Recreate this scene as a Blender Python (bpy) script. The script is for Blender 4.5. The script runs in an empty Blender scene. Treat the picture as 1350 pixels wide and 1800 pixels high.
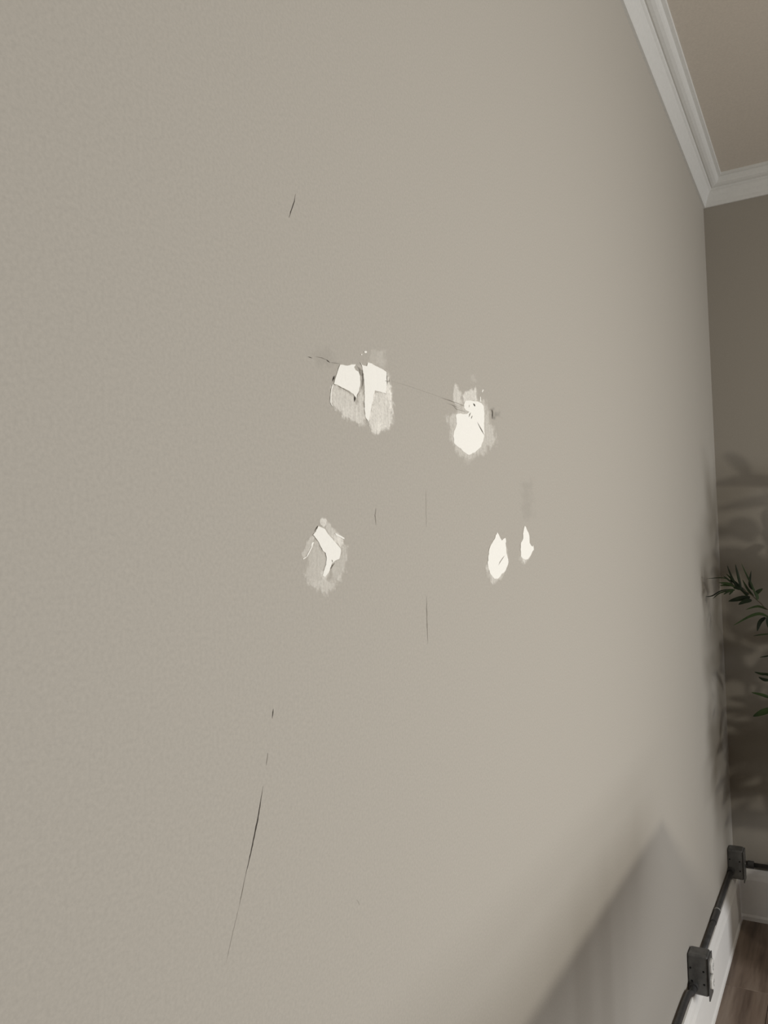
import bpy, bmesh, math, random
import numpy as np
from mathutils import Vector, Matrix, noise

S = bpy.context.scene
COL = S.collection
random.seed(7)

# ------------------------------------------------------------------ camera
# metres; the patched wall is the plane y = 0, the back wall the plane x = 0, floor z = 0
F_PX, YAW, PITCH, ROLL = 1415.76, 0.51430, 0.06220, -0.0205
CAM = Vector((-3.3945, -0.4139, 1.3703))
fw = Vector((math.cos(YAW)*math.cos(PITCH), math.sin(YAW)*math.cos(PITCH), math.sin(PITCH)))
rt = fw.cross(Vector((0, 0, 1))).normalized()
up = rt.cross(fw)
rt, up = (math.cos(ROLL)*rt + math.sin(ROLL)*up), (-math.sin(ROLL)*rt + math.cos(ROLL)*up)
cam_d = bpy.data.cameras.new('camera')
cam = bpy.data.objects.new('camera', cam_d)
COL.objects.link(cam)
cam_d.sensor_fit = 'HORIZONTAL'
cam_d.sensor_width = 36.0
cam_d.lens = F_PX / 1350 * 36.0
cam_d.clip_start = 0.02
M = Matrix((rt, up, -fw)).transposed().to_4x4()
M.translation = CAM
cam.matrix_world = M
S.camera = cam

# ------------------------------------------------------------------ world, lights, exposure
S.view_settings.view_transform = 'Standard'
S.view_settings.look = 'None'
S.view_settings.exposure = -0.14
S.view_settings.gamma = 1.0
S.view_settings.use_curve_mapping = False
w = bpy.data.worlds.new('world')
S.world = w
w.use_nodes = True
w.node_tree.nodes['Background'].inputs[0].default_value = (0.75, 0.85, 1.0, 1)
w.node_tree.nodes['Background'].inputs[1].default_value = 0.4

def aim(o, target):
    o.rotation_euler = (Vector(target) - o.location).to_track_quat('-Z', 'Y').to_euler()

def light(name, kind, loc, energy, color, target=None, **kw):
    d = bpy.data.lights.new(name, kind)
    d.energy = energy
    d.color = color
    for k, v in kw.items():
        setattr(d, k, v)
    o = bpy.data.objects.new(name, d)
    COL.objects.link(o)
    o.location = loc
    if target:
        aim(o, target)
    return o

# daylight through the window in the wall opposite, and a warm lamp standing in the room
light('window_light', 'AREA', (-1.9, -3.98, 1.35), 61, (0.945, 0.96, 1.0), (-2.3, 0, 0.95),
      shape='RECTANGLE', size=1.5, size_y=1.4, spread=math.radians(130))
light('room_lamp', 'POINT', (-2.2, -1.8, 1.30), 42, (1.0, 0.94, 0.83), shadow_soft_size=0.055)


# ------------------------------------------------------------------ helpers
def ray(px, py):
    return fw + rt*float((px-675)/F_PX) - up*float((py-900)/F_PX)

def on_y(px, py, y=0.0):              # point of the plane y = const
    d = ray(px, py)
    return CAM + d*((y-CAM.y)/d.y)

def on_x(px, py, x=0.0):
    d = ray(px, py)
    return CAM + d*((x-CAM.x)/d.x)

def obj(name, bm, mat, parent=None, smooth=False):
    me = bpy.data.meshes.new(name)
    bm.normal_update()
    bm.to_mesh(me)
    bm.free()
    me.materials.append(mat)
    if smooth:
        for p in me.polygons:
            p.use_smooth = True
    o = bpy.data.objects.new(name, me)
    COL.objects.link(o)
    if parent:
        o.parent = parent
        o.matrix_parent_inverse = parent.matrix_basis.inverted()
    return o

def thing(name, label, cat, loc, group=None):
    o = bpy.data.objects.new(name, None)
    o.empty_display_size = 0.05
    COL.objects.link(o)
    o.location = loc
    o['label'] = label
    o['category'] = cat
    if group:
        o['group'] = group
    return o

def struct(name, bm, mat, label=None, smooth=False):
    o = obj(name, bm, mat, None, smooth)
    o['kind'] = 'structure'
    if label:
        o['label'] = label
    return o

def box(bm, a, b, bevel=0.0, seg=2):
    r = bmesh.ops.create_cube(bm, size=1.0)
    vs = r['verts']
    a, b = Vector(a), Vector(b)
    for v in vs:
        v.co = Vector(((a.x+b.x)/2 + v.co.x*(b.x-a.x), (a.y+b.y)/2 + v.co.y*(b.y-a.y), (a.z+b.z)/2 + v.co.z*(b.z-a.z)))
    if bevel:
        es = list({e for v in vs for e in v.link_edges})
        bmesh.ops.bevel(bm, geom=es, offset=bevel, segments=seg, affect='EDGES', profile=0.5)
    return bm

def tube(bm, pts, rad, n=16, caps=True):
    pts = [Vector(p) for p in pts]
    rings = []
    for i, p in enumerate(pts):
        t = (pts[min(i+1, len(pts)-1)] - pts[max(i-1, 0)]).normalized()
        a = t.cross(Vector((0, 0, 1)))
        if a.length < 1e-4:
            a = t.cross(Vector((0, 1, 0)))
        a.normalize()
        b = t.cross(a)
        r = rad[i] if isinstance(rad, (list, tuple)) else rad
        rings.append([bm.verts.new(p + a*math.cos(2*math.pi*k/n)*r + b*math.sin(2*math.pi*k/n)*r) for k in range(n)])
    for i in range(len(rings)-1):
        for k in range(n):
            bm.faces.new((rings[i][k], rings[i][(k+1) % n], rings[i+1][(k+1) % n], rings[i+1][k]))
    if caps:
        bm.faces.new(list(reversed(rings[0])))
        bm.faces.new(rings[-1])
    bmesh.ops.recalc_face_normals(bm, faces=bm.faces[:])
    return bm

def extrude_profile(bm, prof, axis, a0, a1, miter0=0.0, miter1=0.0):
    """prof: (out from wall, z); axis 'x' runs along the patched wall, 'y' along the back wall.
    miter1: how far the end a1 is cut back per metre of projection."""
    rings = []
    for a, m in ((a0, miter0), (a1, miter1)):
        ring = []
        for s, z in prof:
            c = a + m*s
            ring.append(bm.verts.new((c, -s, z) if axis == 'x' else (-s, c, z)))
        rings.append(ring)
    n = len(prof)
    for k in range(n-1):
        bm.faces.new((rings[0][k], rings[0][k+1], rings[1][k+1], rings[1][k]))
    bm.faces.new((rings[0][n-1], rings[0][0], rings[1][0], rings[1][n-1]))
    bm.faces.new(rings[0])
    bm.faces.new(rings[1])
    bmesh.ops.recalc_face_normals(bm, faces=bm.faces[:])
    return bm

# ------------------------------------------------------------------ materials
def mat(name):
    m = bpy.data.materials.new(name)
    m.use_nodes = True
    nt = m.node_tree
    return m, nt, nt.nodes['Principled BSDF']

def coords(nt, scale=(1, 1, 1), kind='Object'):
    tc = nt.nodes.new('ShaderNodeTexCoord')
    mp = nt.nodes.new('ShaderNodeMapping')
    mp.inputs['Scale'].default_value = scale
    nt.links.new(tc.outputs[kind], mp.inputs['Vector'])
    return mp.outputs['Vector']

def nz(nt, vec, scale, detail=2, rough=0.5):
    n = nt.nodes.new('ShaderNodeTexNoise')
    n.inputs['Scale'].default_value = scale
    n.inputs['Detail'].default_value = detail
    n.inputs['Roughness'].default_value = rough
    nt.links.new(vec, n.inputs['Vector'])
    return n.outputs['Fac']

def ramp(nt, fac, stops):
    r = nt.nodes.new('ShaderNodeValToRGB')
    e = r.color_ramp.elements
    while len(e) < len(stops):
        e.new(0.5)
    for k, (p, c) in enumerate(stops):
        e[k].position = p
        e[k].color = (*c, 1)
    nt.links.new(fac, r.inputs['Fac'])
    return r.outputs['Color']

def bump(nt, b, h, strength, dist):
    n = nt.nodes.new('ShaderNodeBump')
    n.inputs['Strength'].default_value = strength
    n.inputs['Distance'].default_value = dist
    nt.links.new(h, n.inputs['Height'])
    nt.links.new(n.outputs['Normal'], b.inputs['Normal'])

def painted(name, c, var=0.03, scale=260, bstr=0.25, bdist=0.0006, rough=0.7, spec=0.3):
    m, nt, b = mat(name)
    v = coords(nt)
    f = nz(nt, v, scale, 3, 0.6)
    lo = tuple(x*(1-var) for x in c)
    hi = tuple(x*(1+var) for x in c)
    nt.links.new(ramp(nt, f, [(0.3, lo), (0.7, hi)]), b.inputs['Base Color'])
    b.inputs['Roughness'].default_value = rough
    b.inputs['Specular IOR Level'].default_value = spec
    bump(nt, b, nz(nt, v, scale*0.8, 2), bstr, bdist)
    return m

GREIGE = (0.405, 0.378, 0.327)
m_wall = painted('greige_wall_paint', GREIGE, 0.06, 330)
m_back = painted('greige_paint_shade_darkened', (0.31, 0.284, 0.240), 0.03, 200)  # wall paint made darker; part of the end wall's shade is in this colour
m_ceil = painted('greige_ceiling_paint', (0.56, 0.51, 0.44), 0.05, 160)
m_trim = painted('white_trim_paint', (0.80, 0.79, 0.75), 0.02, 90, 0.1, 0.0005, 0.45, 0.4)
m_corn = painted('trim_paint_shade_darkened', (0.62, 0.615, 0.58), 0.03, 90, 0.1, 0.0005, 0.5, 0.3)  # same white trim paint; the dimmer light under the ceiling is put into the colour
m_filler = painted('white_filler', (0.86, 0.845, 0.78), 0.02, 420, 0.3, 0.0004, 0.9, 0.2)
m_crack = painted('dark_crack', (0.060, 0.052, 0.043), 0.2, 500, 0.1, 0.0002, 0.95, 0.1)
m_faint = painted('faint_crack_and_groove_shade', (0.225, 0.205, 0.172), 0.2, 500, 0.1, 0.0002, 0.95, 0.1)
m_hair = painted('hairline_crack', (0.372, 0.347, 0.298), 0.03, 500, 0.1, 0.0002, 0.95, 0.1)
m_white = painted('white_plastic', (0.80, 0.79, 0.74), 0.01, 60, 0.0, 0.0001, 0.35, 0.5)
m_black = painted('black_hole', (0.012, 0.012, 0.012), 0.1, 60, 0.0, 0.0001, 0.8, 0.2)

def metal(name, c, rough=0.42):
    m, nt, b = mat(name)
    v = coords(nt)
    f = nz(nt, v, 40, 4, 0.6)
    nt.links.new(ramp(nt, f, [(0.3, tuple(x*0.7 for x in c)), (0.7, tuple(x*1.2 for x in c))]), b.inputs['Base Color'])
    b.inputs['Metallic'].default_value = 0.35
    b.inputs['Roughness'].default_value = rough
    bump(nt, b, nz(nt, v, 90, 2), 0.08, 0.001)
    return m
m_steel = metal('grey_painted_steel', (0.135, 0.135, 0.130), 0.36)
m_pipe = metal('dark_conduit_steel', (0.075, 0.075, 0.074))
m_bright = metal('bare_zinc', (0.40, 0.40, 0.38), 0.35)

def wood(name, a, b_, c, axis):
    m, nt, b = mat(name)
    sc = [14, 14, 14]
    sc[axis] = 1.2
    oi = nt.nodes.new('ShaderNodeObjectInfo')
    tc = nt.nodes.new('ShaderNodeTexCoord')
    add = nt.nodes.new('ShaderNodeVectorMath')
    add.operation = 'ADD'
    comb = nt.nodes.new('ShaderNodeMath')
    comb.operation = 'MULTIPLY'
    comb.inputs[1].default_value = 37.0
    nt.links.new(oi.outputs['Random'], comb.inputs[0])
    nt.links.new(tc.outputs['Object'], add.inputs[0])
    nt.links.new(comb.outputs[0], add.inputs[1])
    mp = nt.nodes.new('ShaderNodeMapping')
    mp.inputs['Scale'].default_value = sc
    nt.links.new(add.outputs[0], mp.inputs['Vector'])
    f = nz(nt, mp.outputs[0], 1.6, 6, 0.62)
    nt.links.new(ramp(nt, f, [(0.32, a), (0.5, b_), (0.68, c)]), b.inputs['Base Color'])
    b.inputs['Roughness'].default_value = 0.5
    bump(nt, b, f, 0.15, 0.001)
    return m
m_floor = wood('brown_plank', (0.095, 0.064, 0.046), (0.190, 0.140, 0.105), (0.27, 0.215, 0.17), 0)
m_cab = wood('walnut_board', (0.10, 0.06, 0.035), (0.17, 0.105, 0.06), (0.23, 0.15, 0.09), 0)

def leafmat():
    m, nt, b = mat('dark_green_leaf')
    oi = nt.nodes.new('ShaderNodeObjectInfo')
    v = coords(nt)
    f = nz(nt, v, 30, 2)
    mx = nt.nodes.new('ShaderNodeMath')
    mx.operation = 'ADD'
    mu = nt.nodes.new('ShaderNodeMath')
    mu.operation = 'MULTIPLY'
    mu.inputs[1].default_value = 0.6
    nt.links.new(oi.outputs['Random'], mu.inputs[0])
    nt.links.new(mu.outputs[0], mx.inputs[0])
    nt.links.new(f, mx.inputs[1])
    nt.links.new(ramp(nt, mx.outputs[0], [(0.3, (0.004, 0.007, 0.003)), (0.7, (0.012, 0.021, 0.008)), (1.0, (0.028, 0.048, 0.015))]), b.inputs['Base Color'])
    b.inputs['Roughness'].default_value = 0.6
    b.inputs['Specular IOR Level'].default_value = 0.2
    return m
m_leaf = leafmat()
m_stem = painted('brown_stem', (0.07, 0.055, 0.035), 0.2, 60, 0.2, 0.001, 0.7)
m_pot = painted('terracotta', (0.30, 0.14, 0.09), 0.1, 30, 0.2, 0.001, 0.8)
m_soil = painted('dark_soil', (0.04, 0.03, 0.022), 0.4, 60, 0.8, 0.01, 0.95)

def smearmat(name, c):
    m, nt, b = mat(name)
    b.inputs['Base Color'].default_value = (*c, 1)
    b.inputs['Roughness'].default_value = 0.9
    at = nt.nodes.new('ShaderNodeAttribute')
    at.attribute_name = 'cover'
    f1 = nz(nt, coords(nt, (190, 1, 28)), 1.0, 3, 0.6)       # trowel streaks run up and down
    f2 = nz(nt, coords(nt), 330, 3, 0.6)
    a = nt.nodes.new('ShaderNodeMath'); a.operation = 'ADD'
    nt.links.new(f1, a.inputs[0]); nt.links.new(f2, a.inputs[1])
    mr = nt.nodes.new('ShaderNodeMapRange')
    mr.inputs['From Min'].default_value = 0.7
    mr.inputs['From Max'].default_value = 1.3
    mr.inputs['To Min'].default_value = 0.72
    mr.inputs['To Max'].default_value = 1.28
    nt.links.new(a.outputs[0], mr.inputs['Value'])
    mu = nt.nodes.new('ShaderNodeMath'); mu.operation = 'MULTIPLY'; mu.use_clamp = True
    nt.links.new(at.outputs['Fac'], mu.inputs[0]); nt.links.new(mr.outputs[0], mu.inputs[1])
    nt.links.new(mu.outputs[0], b.inputs['Alpha'])
    return m
m_smear = smearmat('thin_filler_smear', (0.86, 0.83, 0.75))
m_grime = smearmat('grime', (0.06, 0.055, 0.045))

# ------------------------------------------------------------------ room shell
X0, Y0, ZC = -6.0, -4.0, 2.86
bm = bmesh.new(); box(bm, (X0-0.12, 0, -0.1), (0.12, 0.12, ZC+0.1))
wall_left = struct('wall_left', bm, m_wall, 'long greige painted wall with white filler patches')
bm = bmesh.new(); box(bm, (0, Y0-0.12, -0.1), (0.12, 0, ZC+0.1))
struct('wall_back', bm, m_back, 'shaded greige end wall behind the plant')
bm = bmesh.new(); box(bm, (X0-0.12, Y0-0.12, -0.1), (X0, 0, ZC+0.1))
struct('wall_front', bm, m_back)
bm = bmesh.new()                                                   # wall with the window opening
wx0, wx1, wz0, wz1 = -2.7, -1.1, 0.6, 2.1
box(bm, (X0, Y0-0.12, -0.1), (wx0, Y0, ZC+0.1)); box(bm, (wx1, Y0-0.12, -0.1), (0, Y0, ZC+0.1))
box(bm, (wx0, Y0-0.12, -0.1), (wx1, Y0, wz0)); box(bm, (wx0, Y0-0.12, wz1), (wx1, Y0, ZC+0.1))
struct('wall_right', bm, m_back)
bm = bmesh.new(); box(bm, (X0, Y0, ZC), (0, 0, ZC+0.1))
struct('ceiling', bm, m_ceil, 'greige painted ceiling above the white cornice')
bm = bmesh.new(); box(bm, (X0, Y0, -0.1), (0, 0, -0.009))
floor = struct('floor', bm, m_black, 'brown wood plank floor')
pw, y, row = 0.15, -0.004, 0
random.seed(3)
while y > Y0:
    x = 0.0 - (0.55, 0.15, 0.8, 0.35)[row % 4]
    xa = 0.0
    y1 = max(y-pw, Y0)
    while xa > X0:
        xb = max(x, X0)
        bm = bmesh.new()
        box(bm, (xb+0.0008, y1+0.0008, -0.009), (xa-0.0008, y-0.0008, 0.0), 0.0012, 1)
        obj('plank', bm, m_floor, floor)
        xa = xb
        x = xb - random.uniform(0.9, 1.25)
    y = y1
    row += 1

# crown moulding (a moulded cornice mitred in the corner) and baseboards
crown = [(0.0, 2.7625), (0.007, 2.7625), (0.0100, 2.7665), (0.0125, 2.778), (0.0200, 2.797), (0.0290, 2.8135), (0.0345, 2.8175), (0.0365, 2.8235),
         (0.0410, 2.8225), (0.0500, 2.8245), (0.0590, 2.8290), (0.0640, 2.8345), (0.0665, 2.8435), (0.0680, 2.8480), (0.0780, 2.8500), (0.0790, 2.86), (0.0, 2.86)]
bm = bmesh.new(); extrude_profile(bm, crown, 'x', X0, 0, 0, -1)
struct('trim_1', bm, m_corn, 'white moulded cornice along the patched wall')
bm = bmesh.new(); extrude_profile(bm, crown, 'y', Y0, 0, 0, -1)
struct('trim_2', bm, m_corn, 'white moulded cornice along the end wall')
base = [(0, 0), (0.026, 0), (0.026, 0.014), (0.0225, 0.022), (0.0215, 0.148), (0.0175, 0.160), (0.0155, 0.170), (0.0115, 0.180), (0.0095, 0.1864), (0, 0.1864)]
bm = bmesh.new(); extrude_profile(bm, base, 'x', X0, 0, 0, -1)
struct('baseboard_left', bm, m_trim, 'white baseboard under the patched wall')
bm = bmesh.new(); extrude_profile(bm, base, 'y', Y0, 0, 0, -1)
struct('baseboard_back', bm, m_trim, 'white baseboard under the end wall')

# ------------------------------------------------------------------ cracks in the patched wall (parts of the wall)
def sliver(pts, wpx, name='crack', m=None, parent=None, y=-0.00015, jit=0.25, seed=0, label=None):
    """thin open crack, or a painted line of groove shade: a lens-like sliver on the wall, width in image-frame pixels at its place (about 0.6 mm each)"""
    rnd = random.Random(seed)
    P = [Vector(p) for p in pts]
    Q = []
    for a, b in zip(P[:-1], P[1:]):
        n = max(2, int((b-a).length/5))
        for k in range(n):
            q = a.lerp(b, k/n)
            if Q or k:
                q = q + Vector((rnd.uniform(-jit, jit), rnd.uniform(-jit, jit)))
            Q.append(q)
    Q.append(P[-1])
    bm = bmesh.new()
    n = len(Q)
    L, R_, T = [], [], []
    for i, q in enumerate(Q):
        t = (Q[min(i+1, n-1)]-Q[max(i-1, 0)]).normalized()
        nn = Vector((-t.y, t.x))
        f = i/(n-1)
        wd = wpx*0.36*max(0.12, min(1.0, 3.0*min(f, 1-f)))*rnd.uniform(0.75, 1.2)
        a, b = q+nn*wd, q-nn*wd
        L.append(bm.verts.new(on_y(a.x, a.y, y)))
        T.append(bm.verts.new(on_y(q.x, q.y, y-0.00004)))
        R_.append(bm.verts.new(on_y(b.x, b.y, y)))
    for i in range(n-1):
        bm.faces.new((L[i], L[i+1], T[i+1], T[i]))
        bm.faces.new((T[i], T[i+1], R_[i+1], R_[i]))
    bmesh.ops.recalc_face_normals(bm, faces=bm.faces[:])
    o = obj(name, bm, m or m_crack, parent or wall_left)
    if label:
        o['label'] = label
    return o

sliver([(519.5, 341), (517.5, 354), (513, 367), (508, 383)], 1.9, seed=1, label='short slanted hairline crack above the upper left patch')
sliver([(661, 893), (659.5, 906), (661, 923)], 1.7, seed=2, m=m_faint, label='short upright hairline crack between the patches')
sliver([(750, 1048), (750.5, 1088), (752, 1132)], 1.5, seed=3, m=m_faint, label='upright hairline crack below the patches')
sliver([(749, 862), (749.5, 926)], 1.2, seed=4, m=m_hair)
sliver([(480.5, 1246), (478.5, 1263)], 1.9, seed=5)
sliver([(471, 1323), (468.5, 1345)], 1.3, seed=6, m=m_faint)
sliver([(462.5, 1382), (457, 1418), (452, 1446), (443, 1490), (433, 1534), (431, 1542)], 2.6, seed=7, label='long curved crack, the longest and darkest in the wall')
sliver([(432, 1538), (427, 1562), (421, 1592)], 1.5, seed=8, m=m_faint)
sliver([(421, 1592), (409, 1642), (398, 1692)], 1.2, seed=9, m=m_hair)
sliver([(541, 627), (549, 629.5)], 2.2, seed=10)
sliver([(555, 627), (566, 629), (575, 633)], 1.6, seed=11, m=m_faint)
sliver([(573.5, 632), (580, 637.5)], 3.0, seed=12)
sliver([(580, 637), (589, 638), (600, 640)], 1.4, seed=13, m=m_faint)
sliver([(686, 669), (720, 679), (760, 693), (790, 703)], 1.1, seed=14, m=m_hair)
sliver([(773, 699), (790, 704), (815, 713)], 1.4, seed=15, m=m_faint)
sliver([(785, 708), (800, 714), (820, 724)], 1.1, seed=16, m=m_faint)

# ------------------------------------------------------------------ filler patches
def jag(poly, amp, step, rnd):
    out = []
    n = len(poly)
    for i in range(n):
        a, b = Vector(poly[i]), Vector(poly[(i+1) % n])
        k = max(1, int((b-a).length/step))
        for j in range(k):
            q = a.lerp(b, j/k)
            out.append(q + Vector((rnd.uniform(-amp, amp), rnd.uniform(-amp, amp))))
    return out

def filler(poly, parent, thick=0.0006, seed=0, amp=0.35, name='filler', m=None, y0=0.0):
    rnd = random.Random(seed)
    P = jag(poly, amp, 3.0, rnd)
    n = len(P)
    area = sum(P[i].x*P[(i+1) % n].y - P[(i+1) % n].x*P[i].y for i in range(n))
    sg = 1 if area > 0 else -1
    bm = bmesh.new()
    inner, outer = [], []
    for i, p in enumerate(P):
        t = (P[(i+1) % n]-P[i-1]).normalized()
        nn = Vector((t.y, -t.x))*sg                              # outwards
        o_ = p+nn*0.25
        i_ = p-nn*0.35
        outer.append(bm.verts.new(on_y(o_.x, o_.y, y0)))
        inner.append(bm.verts.new(on_y(i_.x, i_.y, y0-thick*rnd.uniform(0.8, 1.2))))
    es = [bm.edges.new((inner[i], inner[(i+1) % n])) for i in range(n)]
    bmesh.ops.triangle_fill(bm, use_beauty=True, use_dissolve=False, edges=es)
    for i in range(n):
        try:
            bm.faces.new((inner[i], inner[(i+1) % n], outer[(i+1) % n], outer[i]))
        except ValueError:
            pass
    bmesh.ops.recalc_face_normals(bm, faces=bm.faces[:])
    for f in bm.faces:                                           # all faces look into the room
        if f.normal.y > 0:
            f.normal_flip()
    return obj(name, bm, m or m_filler, parent)

def sdf(P, X, Y):
    P = np.array(P, float)
    d = np.full(X.shape, 1e9)
    ins = np.zeros(X.shape, bool)
    n = len(P)
    for i in range(n):
        a, b = P[i], P[(i+1) % n]
        ex, ey = b-a
        t = np.clip(((X-a[0])*ex+(Y-a[1])*ey)/(ex*ex+ey*ey+1e-9), 0, 1)
        d = np.minimum(d, np.hypot(X-a[0]-t*ex, Y-a[1]-t*ey))
        c = ((a[1] <= Y) & (b[1] > Y)) | ((b[1] <= Y) & (a[1] > Y))
        with np.errstate(divide='ignore', invalid='ignore'):
            xi = a[0]+(Y-a[1])/(b[1]-a[1])*ex
        ins ^= c & (X < xi)
    return np.where(ins, d, -d)

def smear(zones, parent, name='smear', m=None, step=1.25, y=-0.0003, label=None):
    """zones: (polygon, cover, softness); one thin film whose thickness of cover fades at its edges"""
    allp = np.array([p for z in zones for p in z[0]], float)
    pad = max(z[2] for z in zones)+3
    xs = np.arange(allp[:, 0].min()-pad, allp[:, 0].max()+pad, step)
    ys = np.arange(allp[:, 1].min()-pad, allp[:, 1].max()+pad, step)
    X, Y = np.meshgrid(xs, ys)
    cov = np.zeros(X.shape)
    wob = np.zeros(X.shape)
    for j in range(X.shape[0]):
        for i in range(X.shape[1]):
            wob[j, i] = noise.noise(Vector((X[j, i]*0.22, Y[j, i]*0.10, 1.7))) + 0.5*noise.noise(Vector((X[j, i]*0.6, Y[j, i]*0.3, 5.1)))
    for poly, c, soft in zones:
        d = sdf(poly, X, Y) + wob*soft*0.7
        t = np.clip((d+soft*0.5)/soft, 0, 1)
        cov = np.maximum(cov, (min(0.9, 1.35*c) if name == 'smear' else c)*t*t*(3-2*t))
    bm = bmesh.new()
    idx = {}
    keep = cov > 0.012
    vals = []
    def V(j, i):
        if (j, i) not in idx:
            idx[(j, i)] = bm.verts.new(on_y(X[j, i], Y[j, i], y-0.00015*cov[j, i]))
            vals.append(cov[j, i])
        return idx[(j, i)]
    for j in range(X.shape[0]-1):
        for i in range(X.shape[1]-1):
            if keep[j, i] or keep[j, i+1] or keep[j+1, i] or keep[j+1, i+1]:
                bm.faces.new((V(j, i), V(j+1, i), V(j+1, i+1), V(j, i+1)))
    bm.normal_update()
    if sum(f.normal.y for f in bm.faces) > 0:
        for f in bm.faces:
            f.normal_flip()
    o = obj(name, bm, m or m_smear, parent)
    at = o.data.attributes.new('cover', 'FLOAT', 'POINT')
    at.data.foreach_set('value', np.array(vals, np.float32))
    if label:
        o['label'] = label
    return o

def px(org, sc, pts):
    return [(org[0]+a/sc, org[1]+b/sc) for a, b in pts]

def patch(label, centre, loc_px):
    return thing('filler_patch', label, 'wall patch', on_y(*loc_px), 'white filler patches on the wall')

K1 = 6.136
A = lambda *p: px((500, 580), K1, p)
C_ = lambda *p: px((720, 620), K1, p)
D = lambda *p: px((500, 880), 6.75, p)
E_ = lambda *p: px((800, 840), 6.75, p)

# upper left, left dab
t = patch('off-white filler dab with a slanted lower edge, left of the joined pair at upper left', None, (608, 692))
filler(A((600, 372), (640, 378), (682, 386), (720, 373), (772, 368), (752, 400), (764, 432), (798, 450), (815, 500), (817, 580), (803, 650),
         (790, 690), (776, 738), (740, 690), (690, 655), (620, 622), (560, 598), (532, 580), (545, 530), (562, 480), (580, 415)), t, seed=1)
filler(A((516, 588), (528, 596), (512, 650), (506, 720), (507, 790), (520, 822), (508, 812), (493, 780), (494, 700), (502, 640)), t, 0.0006, 2, 0.2)
smear([(A((530, 590), (620, 625), (690, 660), (745, 715), (772, 790), (790, 700), (815, 650), (856, 640), (860, 800), (868, 950), (866, 1005),
          (800, 990), (720, 960), (640, 915), (570, 870), (515, 820), (497, 770), (505, 680), (515, 610)), 0.46, 7),
       (A((560, 840), (640, 800), (760, 850), (850, 900), (880, 1030), (800, 1020), (700, 970), (620, 930)), 0.50, 9),
       (A((785, 380), (825, 390), (850, 480), (858, 600), (850, 690), (810, 690), (822, 560), (815, 470)), 0.16, 4)], t)
sliver(A((545, 492), (535, 520), (524, 560)), 2.4, parent=t, y=-0.0009, seed=21)
sliver(A((757, 712), (763, 742), (758, 776)), 2.6, parent=t, y=-0.0009, seed=22)
sliver(A((812, 405), (840, 450), (850, 520), (848, 590), (838, 650)), 1.7, m=m_faint, parent=t, y=-0.0009, seed=23, jit=0.6)  # this line and the next paint the shadow in the groove between the dabs
sliver(A((795, 390), (822, 440), (832, 500)), 1.4, m=m_faint, parent=t, y=-0.0009, seed=24, jit=0.6)
sliver(A((520, 573), (560, 590), (640, 632), (700, 668), (745, 705)), 1.0, m=m_hair, parent=t, y=-0.0009, seed=25)
sliver(A((805, 660), (790, 700), (783, 740)), 1.3, m=m_faint, parent=t, y=-0.0009, seed=26)

# upper left, right dab
t = patch('tall white filler dab with feathered grey foot, right of the joined pair at upper left', None, (662, 690))
filler(A((820, 346), (836, 376), (866, 388), (892, 388), (897, 350), (940, 362), (1000, 396), (1060, 426), (1100, 452), (1112, 520), (1104, 600),
         (1094, 685), (1040, 670), (976, 655), (962, 700), (956, 760), (940, 810), (930, 880), (916, 960), (902, 988), (872, 940), (863, 850),
         (863, 700), (860, 600), (852, 480), (836, 400)), t, seed=3)
for c_, r_ in (((874, 238), 15), ((831, 265), 8)):
    filler(A(*[(c_[0]+r_*math.cos(a)*1.1, c_[1]+r_*math.sin(a)*0.8) for a in np.linspace(0, 2*math.pi, 9)[:-1]]), t, 0.0006, 4, 0.1)
smear([(A((905, 352), (915, 300), (935, 225), (1000, 208), (1078, 215), (1086, 330), (1092, 440), (1000, 390)), 0.17, 6),
       (A((985, 350), (1000, 215), (1070, 220), (1080, 420)), 0.22, 5),
       (A((975, 655), (1095, 685), (1108, 560), (1112, 450), (1130, 520), (1150, 680), (1162, 850), (1165, 980), (1120, 1060), (1040, 1110),
          (980, 1130), (930, 1080), (902, 985), (932, 870), (956, 740)), 0.54, 8),
       (A((1112, 450), (1128, 500), (1150, 680), (1160, 850), (1130, 850), (1095, 690)), 0.66, 4),
       (A((925, 660), (985, 650), (975, 760), (960, 900), (925, 985), (895, 985), (930, 800)), 0.62, 6),
       (A((905, 985), (960, 940), (1040, 980), (1110, 940), (1080, 1080), (970, 1130), (930, 1070)), 0.58, 9),
       (A((1150, 900), (1180, 960), (1175, 1010), (1130, 1060)), 0.25, 6)], t)
sliver(A((1085, 548), (1110, 552), (1136, 558)), 1.3, m=m_faint, parent=t, y=-0.0009, seed=31)
sliver(A((1112, 445), (1108, 520), (1112, 560), (1104, 605)), 1.6, m=m_faint, parent=t, y=-0.0009, seed=32)
sliver(A((1130, 520), (1131, 572)), 1.2, m=m_faint, parent=t, y=-0.0009, seed=33)

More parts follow.
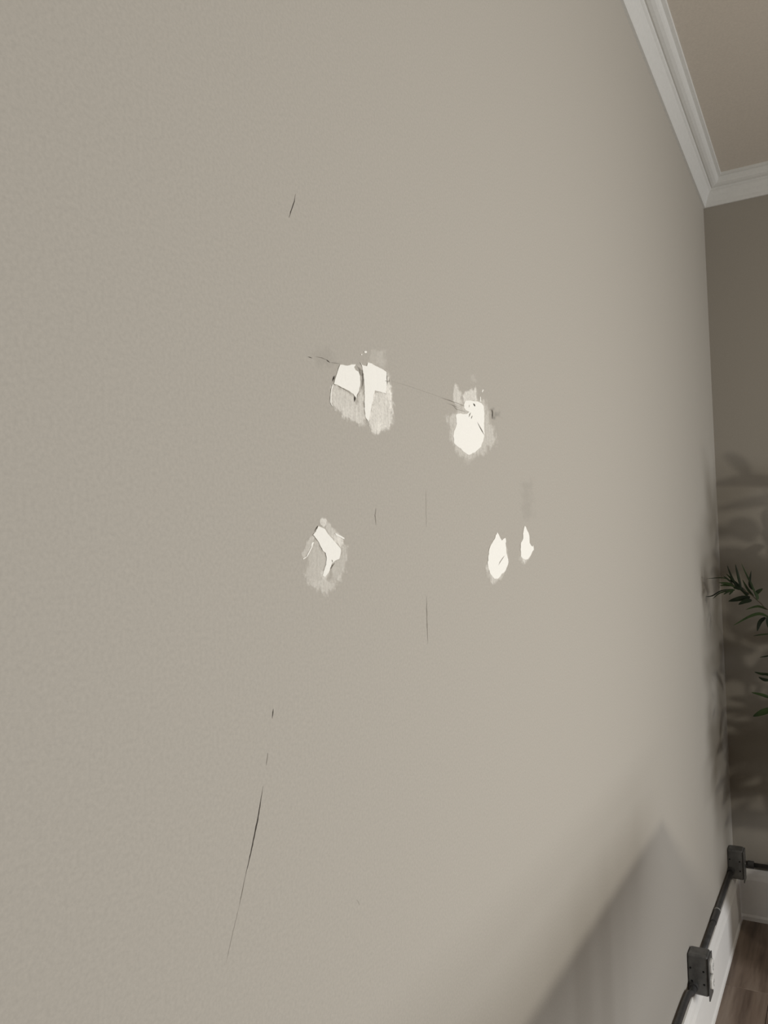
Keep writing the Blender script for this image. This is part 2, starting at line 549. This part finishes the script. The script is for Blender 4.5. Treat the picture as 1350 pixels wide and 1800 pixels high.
# upper right
t = patch('large white filler patch with two feathery horns on top, upper right of the group', None, (825, 745))
filler(C_((498, 668), (512, 655), (548, 650), (580, 662), (612, 660), (640, 640), (606, 622), (590, 596), (584, 560), (598, 520), (640, 514), (700, 520),
          (740, 524), (772, 545), (800, 575), (806, 640), (803, 740), (808, 850), (800, 930), (772, 1010), (720, 1065), (640, 1105), (600, 1080),
          (550, 1035), (510, 1005), (480, 975), (470, 900), (480, 840), (506, 780)), t, seed=5, amp=0.5)
filler(C_((755, 470), (766, 478), (772, 525), (762, 530)), t, 0.0005, 6, 0.2)
filler(C_((788, 396), (798, 400), (784, 428), (779, 424)), t, 0.0005, 7, 0.1)
smear([(C_((480, 650), (410, 690), (392, 740), (436, 800), (428, 880), (462, 960), (486, 1060), (560, 1120), (640, 1150), (720, 1110), (800, 1100),
           (840, 1030), (905, 1000), (936, 940), (900, 830), (862, 720), (842, 610), (800, 520), (740, 500), (600, 520), (560, 560)), 0.36, 9),
       (C_((468, 520), (466, 440), (480, 370), (497, 338), (520, 370), (545, 420), (555, 480), (584, 560), (540, 560), (490, 560)), 0.46, 4),
       (C_((580, 540), (575, 470), (600, 420), (640, 396), (690, 398), (704, 375), (722, 420), (726, 530), (660, 520)), 0.52, 4),
       (C_((490, 560), (600, 570), (620, 640), (560, 660), (510, 640)), 0.30, 5),
       (C_((640, 230), (690, 245), (718, 320), (680, 310)), 0.14, 6),
       (C_((560, 1100), (680, 1120), (660, 1180), (590, 1190)), 0.16, 9)], t)
sliver(C_((688, 548), (700, 560), (706, 580)), 2.6, parent=t, y=-0.0010, seed=41)
sliver(C_((660, 645), (650, 668), (641, 692)), 1.9, m=m_faint, parent=t, y=-0.0010, seed=42)
sliver(C_((678, 678), (667, 712)), 1.7, m=m_faint, parent=t, y=-0.0010, seed=43)
sliver(C_((646, 560), (644, 590)), 1.2, m=m_hair, parent=t, y=-0.0010, seed=44)
sliver(C_((732, 750), (760, 800), (785, 848), (806, 884)), 1.7, m=m_faint, parent=t, y=-0.0010, seed=45)
sliver(C_((890, 612), (900, 650), (898, 712)), 2.4, m=m_faint, parent=t, y=-0.0008, seed=46)
sliver(C_((430, 515), (520, 545), (600, 578)), 1.0, m=m_hair, parent=t, y=-0.0008, seed=47)
sliver(C_((470, 565), (510, 610), (610, 640)), 1.0, m=m_hair, parent=t, y=-0.0008, seed=48)
smear([(C_((880, 610), (905, 612), (912, 700), (885, 715)), 0.30, 6), (C_((905, 650), (960, 655), (990, 700), (915, 690)), 0.16, 8)],
      t, 'grime_mark', m_grime, label='dark grime mark')

# lower left
t = patch('white slanted filler stroke with streaky grey smear hanging below, lower left of the group', None, (572, 985))
filler(D((400, 298), (440, 318), (480, 338), (520, 398), (580, 465), (632, 528), (668, 572), (668, 622), (650, 690), (602, 712), (562, 745), (540, 820),
         (520, 862), (482, 908), (452, 890), (470, 820), (492, 760), (500, 690), (490, 622), (452, 592), (432, 550), (402, 492), (366, 442), (340, 404),
         (370, 366)), t, seed=8)
filler(D((346, 488), (350, 498), (330, 550), (306, 602), (272, 664), (226, 696), (214, 690), (260, 662), (292, 600), (318, 545), (322, 500)), t, 0.0005, 9, 0.25)
filler(D((598, 384), (640, 402), (690, 432), (712, 440), (708, 462), (668, 440), (612, 410)), t, 0.0006, 10, 0.5)
smear([(D((416, 250), (440, 210), (472, 205), (505, 240), (490, 300), (470, 320), (425, 285)), 0.55, 3),
       (D((480, 330), (500, 240), (560, 295), (620, 375), (650, 400), (700, 450), (692, 520), (675, 580), (632, 530), (580, 465), (520, 398)), 0.40, 4),
       (D((600, 390), (700, 440), (696, 520), (680, 580), (640, 540), (590, 470)), 0.60, 5),
       (D((325, 415), (355, 440), (342, 490), (312, 560), (262, 665), (220, 688), (206, 630), (250, 530), (285, 455)), 0.36, 3),
       (D((680, 530), (745, 545), (742, 680), (705, 800), (655, 900), (600, 960), (545, 830), (600, 720), (655, 690)), 0.28, 6),
       (D((350, 470), (400, 492), (450, 600), (500, 690), (470, 850), (440, 1000), (320, 990), (245, 890), (270, 740), (285, 650), (318, 560)), 0.30, 6),
       (D((240, 850), (330, 930), (460, 900), (560, 960), (640, 900), (700, 800), (690, 900), (600, 1010), (540, 1060), (480, 1130), (400, 1050), (300, 1000)), 0.38, 11),
       (D((430, 830), (500, 800), (530, 870), (480, 960), (420, 930)), 0.45, 6),
       (D((700, 520), (745, 545), (742, 700), (720, 760), (725, 640)), 0.34, 4)], t)
sliver(D((406, 296), (388, 328), (362, 372)), 1.5, m=m_faint, parent=t, y=-0.0009, seed=51)
sliver(D((566, 700), (572, 735)), 1.3, m=m_faint, parent=t, y=-0.0010, seed=52)
sliver(D((602, 735), (575, 770), (555, 800), (540, 828)), 1.6, m=m_faint, parent=t, y=-0.0009, seed=53)

# lower right pair
t = patch('white flame-shaped filler patch with a small notch on top, larger of the lower right pair', None, (874, 980))
filler(E_((497, 645), (512, 670), (530, 702), (553, 740), (572, 728), (597, 706), (600, 752), (596, 775), (604, 810), (612, 900), (630, 975), (622, 1045), (592, 1105), (542, 1155),
          (512, 1196), (470, 1200), (444, 1175), (414, 1130), (398, 1085), (386, 1000), (398, 900), (408, 830), (440, 770), (466, 722)), t, seed=11, amp=0.55)
smear([(E_((384, 1000), (366, 1060), (400, 1140), (436, 1225), (480, 1250), (530, 1200), (590, 1110), (560, 1000)), 0.40, 7),
       (E_((590, 760), (606, 800), (636, 980), (610, 1060)), 0.35, 3)], t)
sliver(E_((588, 922), (565, 955), (535, 1000), (515, 1040)), 1.1, m=m_hair, parent=t, y=-0.0010, seed=61)
t = patch('narrow white filler patch with a pointed tip, smaller and rightmost of the patches', None, (925, 957))
filler(E_((825, 565), (838, 586), (852, 612), (868, 650), (882, 690), (886, 770), (900, 802), (916, 818), (930, 798), (930, 850), (912, 890), (890, 930),
          (868, 962), (830, 972), (796, 955), (780, 930), (775, 850), (780, 770), (808, 720), (805, 660)), t, seed=12, amp=0.45)
smear([(E_((776, 900), (772, 940), (795, 1000), (820, 1020), (868, 970), (890, 930)), 0.46, 6)], t)

smear([(((918, 850), (934, 846), (936, 908), (920, 912)), 0.045, 14)], wall_left, 'grime_mark', m_grime, step=1.5, y=-0.00012)
smear([(((548, 616), (575, 612), (592, 640), (560, 642)), 0.045, 14)], wall_left, 'grime_mark', m_grime, step=1.5, y=-0.00012)
sliver([(627, 1581), (630, 1585), (632, 1591)], 1.5, seed=17, m=m_hair)

# ------------------------------------------------------------------ conduit and outlet boxes above the baseboard
HC, WC, RP, HP = 0.2498, 0.0115, 0.0082, 0.2270      # box centre; conduit off the wall, radius, height
XN, XF, BL, BD, BH = -1.0543, -0.1737, 0.056, 0.054, 0.104

def outlet_box(name, xb, label, receptacle=True):
    t = thing(name, label, 'outlet box', (xb+BL/2, 0, HC-BH/2), 'grey outlet boxes on the conduit')
    bm = bmesh.new()
    box(bm, (xb, -BD+0.001, HC-BH/2), (xb+BL, -0.0005, HC+BH/2), 0.006, 3)
    obj('body', bm, m_steel, t)
    bm = bmesh.new()
    box(bm, (xb-0.0015, -BD-0.002, HC-BH/2-0.009), (xb+BL+0.0015, -BD+0.0015, HC+BH/2-0.004), 0.0014, 2)
    obj('cover_plate', bm, m_steel, t)
    for s in ((1, -1) if receptacle else ()):
        zc = HC+s*0.0205
        bm = bmesh.new()
        n = 28
        ringf, ringm, ringb = [], [], []
        for k in range(n):
            a = 2*math.pi*k/n
            dx = max(-0.0145, min(0.0145, 0.0180*math.cos(a)))
            dz = 0.0172*math.sin(a)
            xm = xb+BL/2
            ringb.append(bm.verts.new((xm+dx*1.35, -BD-0.0018, zc+dz)))
            ringm.append(bm.verts.new((xm+dx*1.35, -BD-0.0060, zc+dz)))
            ringf.append(bm.verts.new((xm+dx*1.22, -BD-0.0078, zc+dz*0.9)))
        for r0, r1 in ((ringb, ringm), (ringm, ringf)):
            for k in range(n):
                bm.faces.new((r0[k], r0[(k+1) % n], r1[(k+1) % n], r1[k]))
        bm.faces.new(ringf)
        bmesh.ops.recalc_face_normals(bm, faces=bm.faces[:])
        sk = obj('socket', bm, m_white, t)
        sk['label'] = 'white socket face'
        for dx in (-0.0065, 0.0065):
            bm = bmesh.new()
            box(bm, (xb+BL/2+dx-0.001, -BD-0.0081, zc-0.004), (xb+BL/2+dx+0.001, -BD-0.0070, zc+0.005))
            obj('slot', bm, m_black, sk)
        bm = bmesh.new()
        tube(bm, [(xb+BL/2, -BD-0.0081, zc-0.009), (xb+BL/2, -BD-0.0070, zc-0.009)], 0.0024, 12)
        obj('slot', bm, m_black, sk)
    bm = bmesh.new()
    tube(bm, [(xb+BL/2, -BD-0.0035, HC), (xb+BL/2, -BD-0.0015, HC)], 0.0030, 12)
    obj('screw', bm, m_bright, t)
    for fy, fz in ((0.15, 0.66), (0.76, 0.62), (0.20, 0.34), (0.77, 0.30)):      # small round holes in the end face
        bm = bmesh.new()
        p = (xb, -BD*fy, HC-BH/2+BH*fz)
        tube(bm, [(p[0]-0.0004, p[1], p[2]), (p[0]+0.002, p[1], p[2])], 0.0027, 12)
        obj('screw_hole', bm, m_black, t)
    return t

outlet_box('outlet_box', XN, 'grey metal outlet box with white sockets, nearer one at the bottom of the frame')
outlet_box('outlet_box', XF, 'dark grey metal outlet box with a blank cover in the room corner', False)

def pipe(label, pts, ends, extra=(), strap=()):
    """ends: x positions of connector nuts"""
    t = thing('conduit', label, 'conduit pipe', pts[0], 'grey conduit pipes above the baseboards')
    bm = bmesh.new(); tube(bm, pts, RP, 20)
    obj('pipe', bm, m_pipe, t, True)
    for a, b, r in ends:
        bm = bmesh.new(); tube(bm, [a, b], r, 20)
        obj('connector', bm, m_pipe, t)
    for a, b, r, m in extra:
        bm = bmesh.new(); tube(bm, [a, b], r, 20)
        obj('coupling', bm, m, t)
    for c in strap:
        bm = bmesh.new()
        n = 14
        pr = []
        for k in range(n+1):
            a = math.pi*k/n
            pr.append((-(WC + math.sin(a)*(RP+0.0022)), HC + math.cos(a)*(RP+0.0022)))
        pr = [(-0.0012, HC+0.032), (-0.0012, HC+RP+0.0022)] + pr + [(-0.0012, HC-RP-0.0022)]
        va = [bm.verts.new((c-0.009, y_, z_)) for y_, z_ in pr]
        vb = [bm.verts.new((c+0.009, y_, z_)) for y_, z_ in pr]
        for k in range(len(pr)-1):
            bm.faces.new((va[k], va[k+1], vb[k+1], vb[k]))
        bmesh.ops.solidify(bm, geom=bm.faces[:], thickness=0.0012)
        obj('strap', bm, m_bright, t)
    return t

def smooth_path(ctrl, n=10):
    ctrl = [Vector(c) for c in ctrl]
    out = []
    P = [ctrl[0]] + ctrl + [ctrl[-1]]
    for i in range(1, len(P)-2):
        for k in range(n):
            u = k/n
            a, b, c, d = P[i-1], P[i], P[i+1], P[i+2]
            out.append(0.5*((2*b)+(c-a)*u+(2*a-5*b+4*c-d)*u*u+(3*b-a-3*c+d)*u**3))
    out.append(ctrl[-1])
    return out

xc = on_y(1260, 1594, -WC).x                                          # coupling between the two boxes
pipe('grey conduit running from the corner box down to the nearer outlet box',
     [(XF-0.001, -WC, HP), (xc, -WC, HP), (XN+BL+0.001, -WC, HP)],
     [((XF, -WC, HP), (XF-0.016, -WC, HP), 0.0125), ((XN+BL, -WC, HP), (XN+BL+0.016, -WC, HP), 0.0125)],
     [((xc-0.09, -WC, HP), (xc, -WC, HP), 0.0098, m_pipe), ((xc, -WC, HP), (xc+0.008, -WC, HP), 0.0104, m_bright)])
pipe('grey conduit bending out of the nearer outlet box towards the bottom edge',
     smooth_path([(XN+0.001, -WC-0.004, HP-0.007), (XN-0.035, -WC-0.004, HP-0.008), (XN-0.085, -WC, HP+0.001), (XN-0.3, -WC, HP+0.004), (-2.2, -WC, HP+0.004), (-4.2, -WC, HP+0.004)]),
     [((XN, -WC-0.004, HP-0.007), (XN-0.012, -WC-0.004, HP-0.007), 0.0115)], (), ())
HB = 0.203
pipe('grey conduit along the end wall to the right of the corner box',
     [(-WC, -0.030, HB), (-WC, -1.0, HB), (-WC, -3.9, HB)],
     [((-WC, -0.052, HB), (-WC, -0.072, HB), 0.0135)])

# ------------------------------------------------------------------ potted plant in the corner (only its left twigs reach into the frame)
def leaf_mesh(bm, pts, width, up_hint=None, n=9):
    """curved blade along pts (base to tip): two halves folded at the midrib"""
    path = smooth_path(pts, 5) if len(pts) > 2 else [Vector(pts[0]).lerp(Vector(pts[1]), k/n) for k in range(n+1)]
    m = len(path)
    L, Mid, R_ = [], [], []
    for i, p in enumerate(path):
        t = (path[min(i+1, m-1)]-path[max(i-1, 0)]).normalized()
        side = t.cross(up_hint or Vector((0.9, 0.35, 0.1)))
        if side.length < 1e-3:
            side = t.cross(Vector((0, 0, 1)))
        side.normalize()
        nor = side.cross(t)
        f = i/(m-1)
        wd = width*0.5*max(0.02, (math.sin(math.pi*min(1, f*0.94+0.06))**0.8)*(1-0.25*f))
        Mid.append(bm.verts.new(p - nor*wd*0.35))
        L.append(bm.verts.new(p + side*wd))
        R_.append(bm.verts.new(p - side*wd))
    for i in range(m-1):
        bm.faces.new((L[i], L[i+1], Mid[i+1], Mid[i]))
        bm.faces.new((Mid[i], Mid[i+1], R_[i+1], R_[i]))
    return bm

PX, PY = -0.34, -0.45
plant = thing('potted_plant', 'dark green narrow-leaved plant in the corner at the right edge', 'plant', (PX, PY, 0))
PH = 0.34
bm = bmesh.new()
for sq, za, zb in ((0.115, 0.0, 0.03), (0.130, 0.03, PH-0.05), (0.140, PH-0.05, PH)):
    if zb < PH:
        box(bm, (PX-sq, PY-sq, za), (PX+sq, PY+sq, zb), 0.004, 1)
    else:                                                             # open rim
        for dx0, dx1, dy0, dy1 in ((-sq, sq, -sq, -sq+0.02), (-sq, sq, sq-0.02, sq), (-sq, -sq+0.02, -sq, sq), (sq-0.02, sq, -sq, sq)):
            box(bm, (PX+dx0, PY+dy0, za), (PX+dx1, PY+dy1, zb), 0.003, 1)
obj('planter', bm, m_pot, plant)
bm = bmesh.new()
box(bm, (PX-0.119, PY-0.119, PH-0.05), (PX+0.119, PY+0.119, PH-0.03), 0.004, 1)
obj('soil', bm, m_soil, plant)
rnd = random.Random(11)
stems = []
for k, (dx, dy, top) in enumerate(((0.02, 0.03, 1.58), (-0.06, -0.05, 1.45), (0.06, -0.06, 1.62), (-0.03, 0.06, 1.30))):
    pts = [(PX+dx*0.4, PY+dy*0.4, PH-0.035), (PX+dx, PY+dy, 0.75), (PX+dx*1.7, PY+dy*1.6, 1.15), (PX+dx*2.2, PY+dy*1.9, top)]
    path = smooth_path(pts, 8)
    bm = bmesh.new()
    tube(bm, path, [0.010-0.007*i/(len(path)-1) for i in range(len(path))], 8)
    obj('stem', bm, m_stem, plant, True)
    stems.append(path)

P3 = lambda X, Y, x=-0.52: on_x(1180+X/5.14, 950+Y/5.14, x)           # a point of the twigs' own upright plane, half a metre off the end wall
def twig(pts, r=0.0022):
    path = smooth_path(pts, 6)
    bm = bmesh.new()
    tube(bm, path, [r*(1-0.6*i/(len(path)-1)) for i in range(len(path))], 6)
    obj('twig', bm, m_stem, plant, True)
def leaf(pts, width):
    bm = bmesh.new()
    leaf_mesh(bm, pts, width)
    obj('leaf', bm, m_leaf, plant, True)

s0 = stems[3]
twig([s0[14], (-0.44, -0.32, 1.12), P3(900, 640), P3(800, 560), P3(720, 490), P3(640, 440), P3(580, 415), P3(520, 365)])
twig([s0[12], (-0.44, -0.32, 1.00), P3(960, 800), P3(900, 700), P3(874, 690)])
twig([s0[10], (-0.44, -0.32, 0.85), P3(980, 1230), P3(900, 1225)])
twig([s0[8], (-0.44, -0.32, 0.82), P3(980, 1500), P3(900, 1440)])
W1 = 0.0088
LV = [  # (control points in the close-up, width, depth offset)
    (((590, 428), (520, 392), (430, 382)), 1.2, 0), (((570, 408), (500, 402), (440, 408)), 1.1, .01), (((535, 370), (470, 338), (318, 345)), 0.45, -.01),
    (((560, 440), (450, 455), (370, 500), (308, 508)), 0.6, 0), (((545, 448), (440, 475), (372, 530)), 0.55, .01), (((575, 446), (520, 458), (470, 490)), 1.0, 0),
    (((560, 450), (540, 470), (522, 492)), 0.9, .01), (((600, 425), (545, 330), (505, 225)), 0.9, 0), (((632, 430), (606, 330), (578, 212)), 1.15, -.01),
    (((590, 420), (545, 350), (495, 300)), 0.8, .01), (((560, 400), (510, 350), (470, 322)), 0.7, 0),
    (((745, 505), (690, 440), (642, 352)), 1.0, .01), (((700, 490), (650, 450), (610, 400)), 1.3, 0), (((780, 545), (735, 420), (680, 310), (632, 205)), 0.8, -.01),
    (((755, 450), (710, 400), (722, 270)), 1.2, 0), (((755, 490), (785, 462), (828, 434)), 1.7, .01), (((780, 535), (775, 500), (757, 462)), 1.3, 0),
    (((712, 512), (620, 525), (514, 550)), 2.1, 0), (((728, 540), (670, 548), (606, 580)), 1.9, -.01), (((640, 440), (600, 425), (560, 430)), 1.9, 0),
    (((700, 520), (650, 460), (580, 410)), 1.0, .02), (((640, 430), (560, 370), (520, 360)), 1.2, .01),
    (((874, 625), (780, 595), (672, 626)), 0.95, 0), (((880, 692), (800, 662), (700, 690), (556, 772)), 1.25, 0), (((850, 695), (800, 740), (776, 822)), 1.7, .01),
    (((866, 690), (870, 740), (880, 800)), 1.2, 0), (((890, 845), (820, 850), (738, 863)), 0.6, 0), (((890, 1040), (850, 1048), (796, 1057)), 0.55, 0),
    (((890, 1206), (820, 1206), (750, 1188)), 1.1, 0), (((900, 1225), (860, 1210), (820, 1212)), 1.0, .01), (((890, 1262), (840, 1258), (788, 1234)), 1.3, 0),
    (((900, 1425), (820, 1395), (722, 1373)), 1.3, 0), (((920, 1520), (830, 1550), (738, 1590)), 2.7, 0)]
for pts, wd, off in LV:
    leaf([P3(a, b, -0.52+off*0.8) for a, b in pts], W1*wd)
# the rest of the crown, to the right of the frame
rnd = random.Random(5)
count = 0
protos = []
while count < 258:
    path = rnd.choice(stems)
    q = path[rnd.randrange(3, len(path))]
    ang = rnd.uniform(-0.3, 2.0) if rnd.random() < 0.35 else rnd.uniform(0, 2*math.pi)
    d = Vector((math.cos(ang), math.sin(ang), rnd.uniform(-0.3, 0.6)))
    b = Vector(q) + Vector((d.x, d.y, d.z*0.6))*rnd.uniform(0.0, 0.15)
    tip = b + d.normalized()*rnd.uniform(0.13, 0.25) + Vector((0, 0, -0.02))
    if max(b.y, tip.y) > -0.26 or max(b.x, tip.x) > -0.02 or min(b.z, tip.z) < PH+0.12:
        continue
    leaf([b, (b+tip)/2+Vector((0, 0, 0.015)), tip], rnd.uniform(0.030, 0.052))
    count += 1

# ------------------------------------------------------------------ side table in the room (right of the frame); its shadow falls on the wall
CX0, CX1, CY0, CY1, CZ = -2.70, -1.525, -1.05, -0.45, 0.8665
tab = thing('side_table', 'brown wooden table with thin top standing just off the patched wall', 'table', ((CX0+CX1)/2, (CY0+CY1)/2, 0))
bm = bmesh.new(); box(bm, (CX0, CY0, CZ-0.022), (CX1, CY1, CZ), 0.003, 2)
obj('table_top', bm, m_cab, tab)
for xx in (CX0+0.22, CX1-0.42):
    for yy in (CY0+0.06, CY1-0.12):
        bm = bmesh.new(); box(bm, (xx, yy, 0), (xx+0.025, yy+0.025, CZ-0.021), 0.003, 1)
        obj('leg', bm, m_cab, tab)
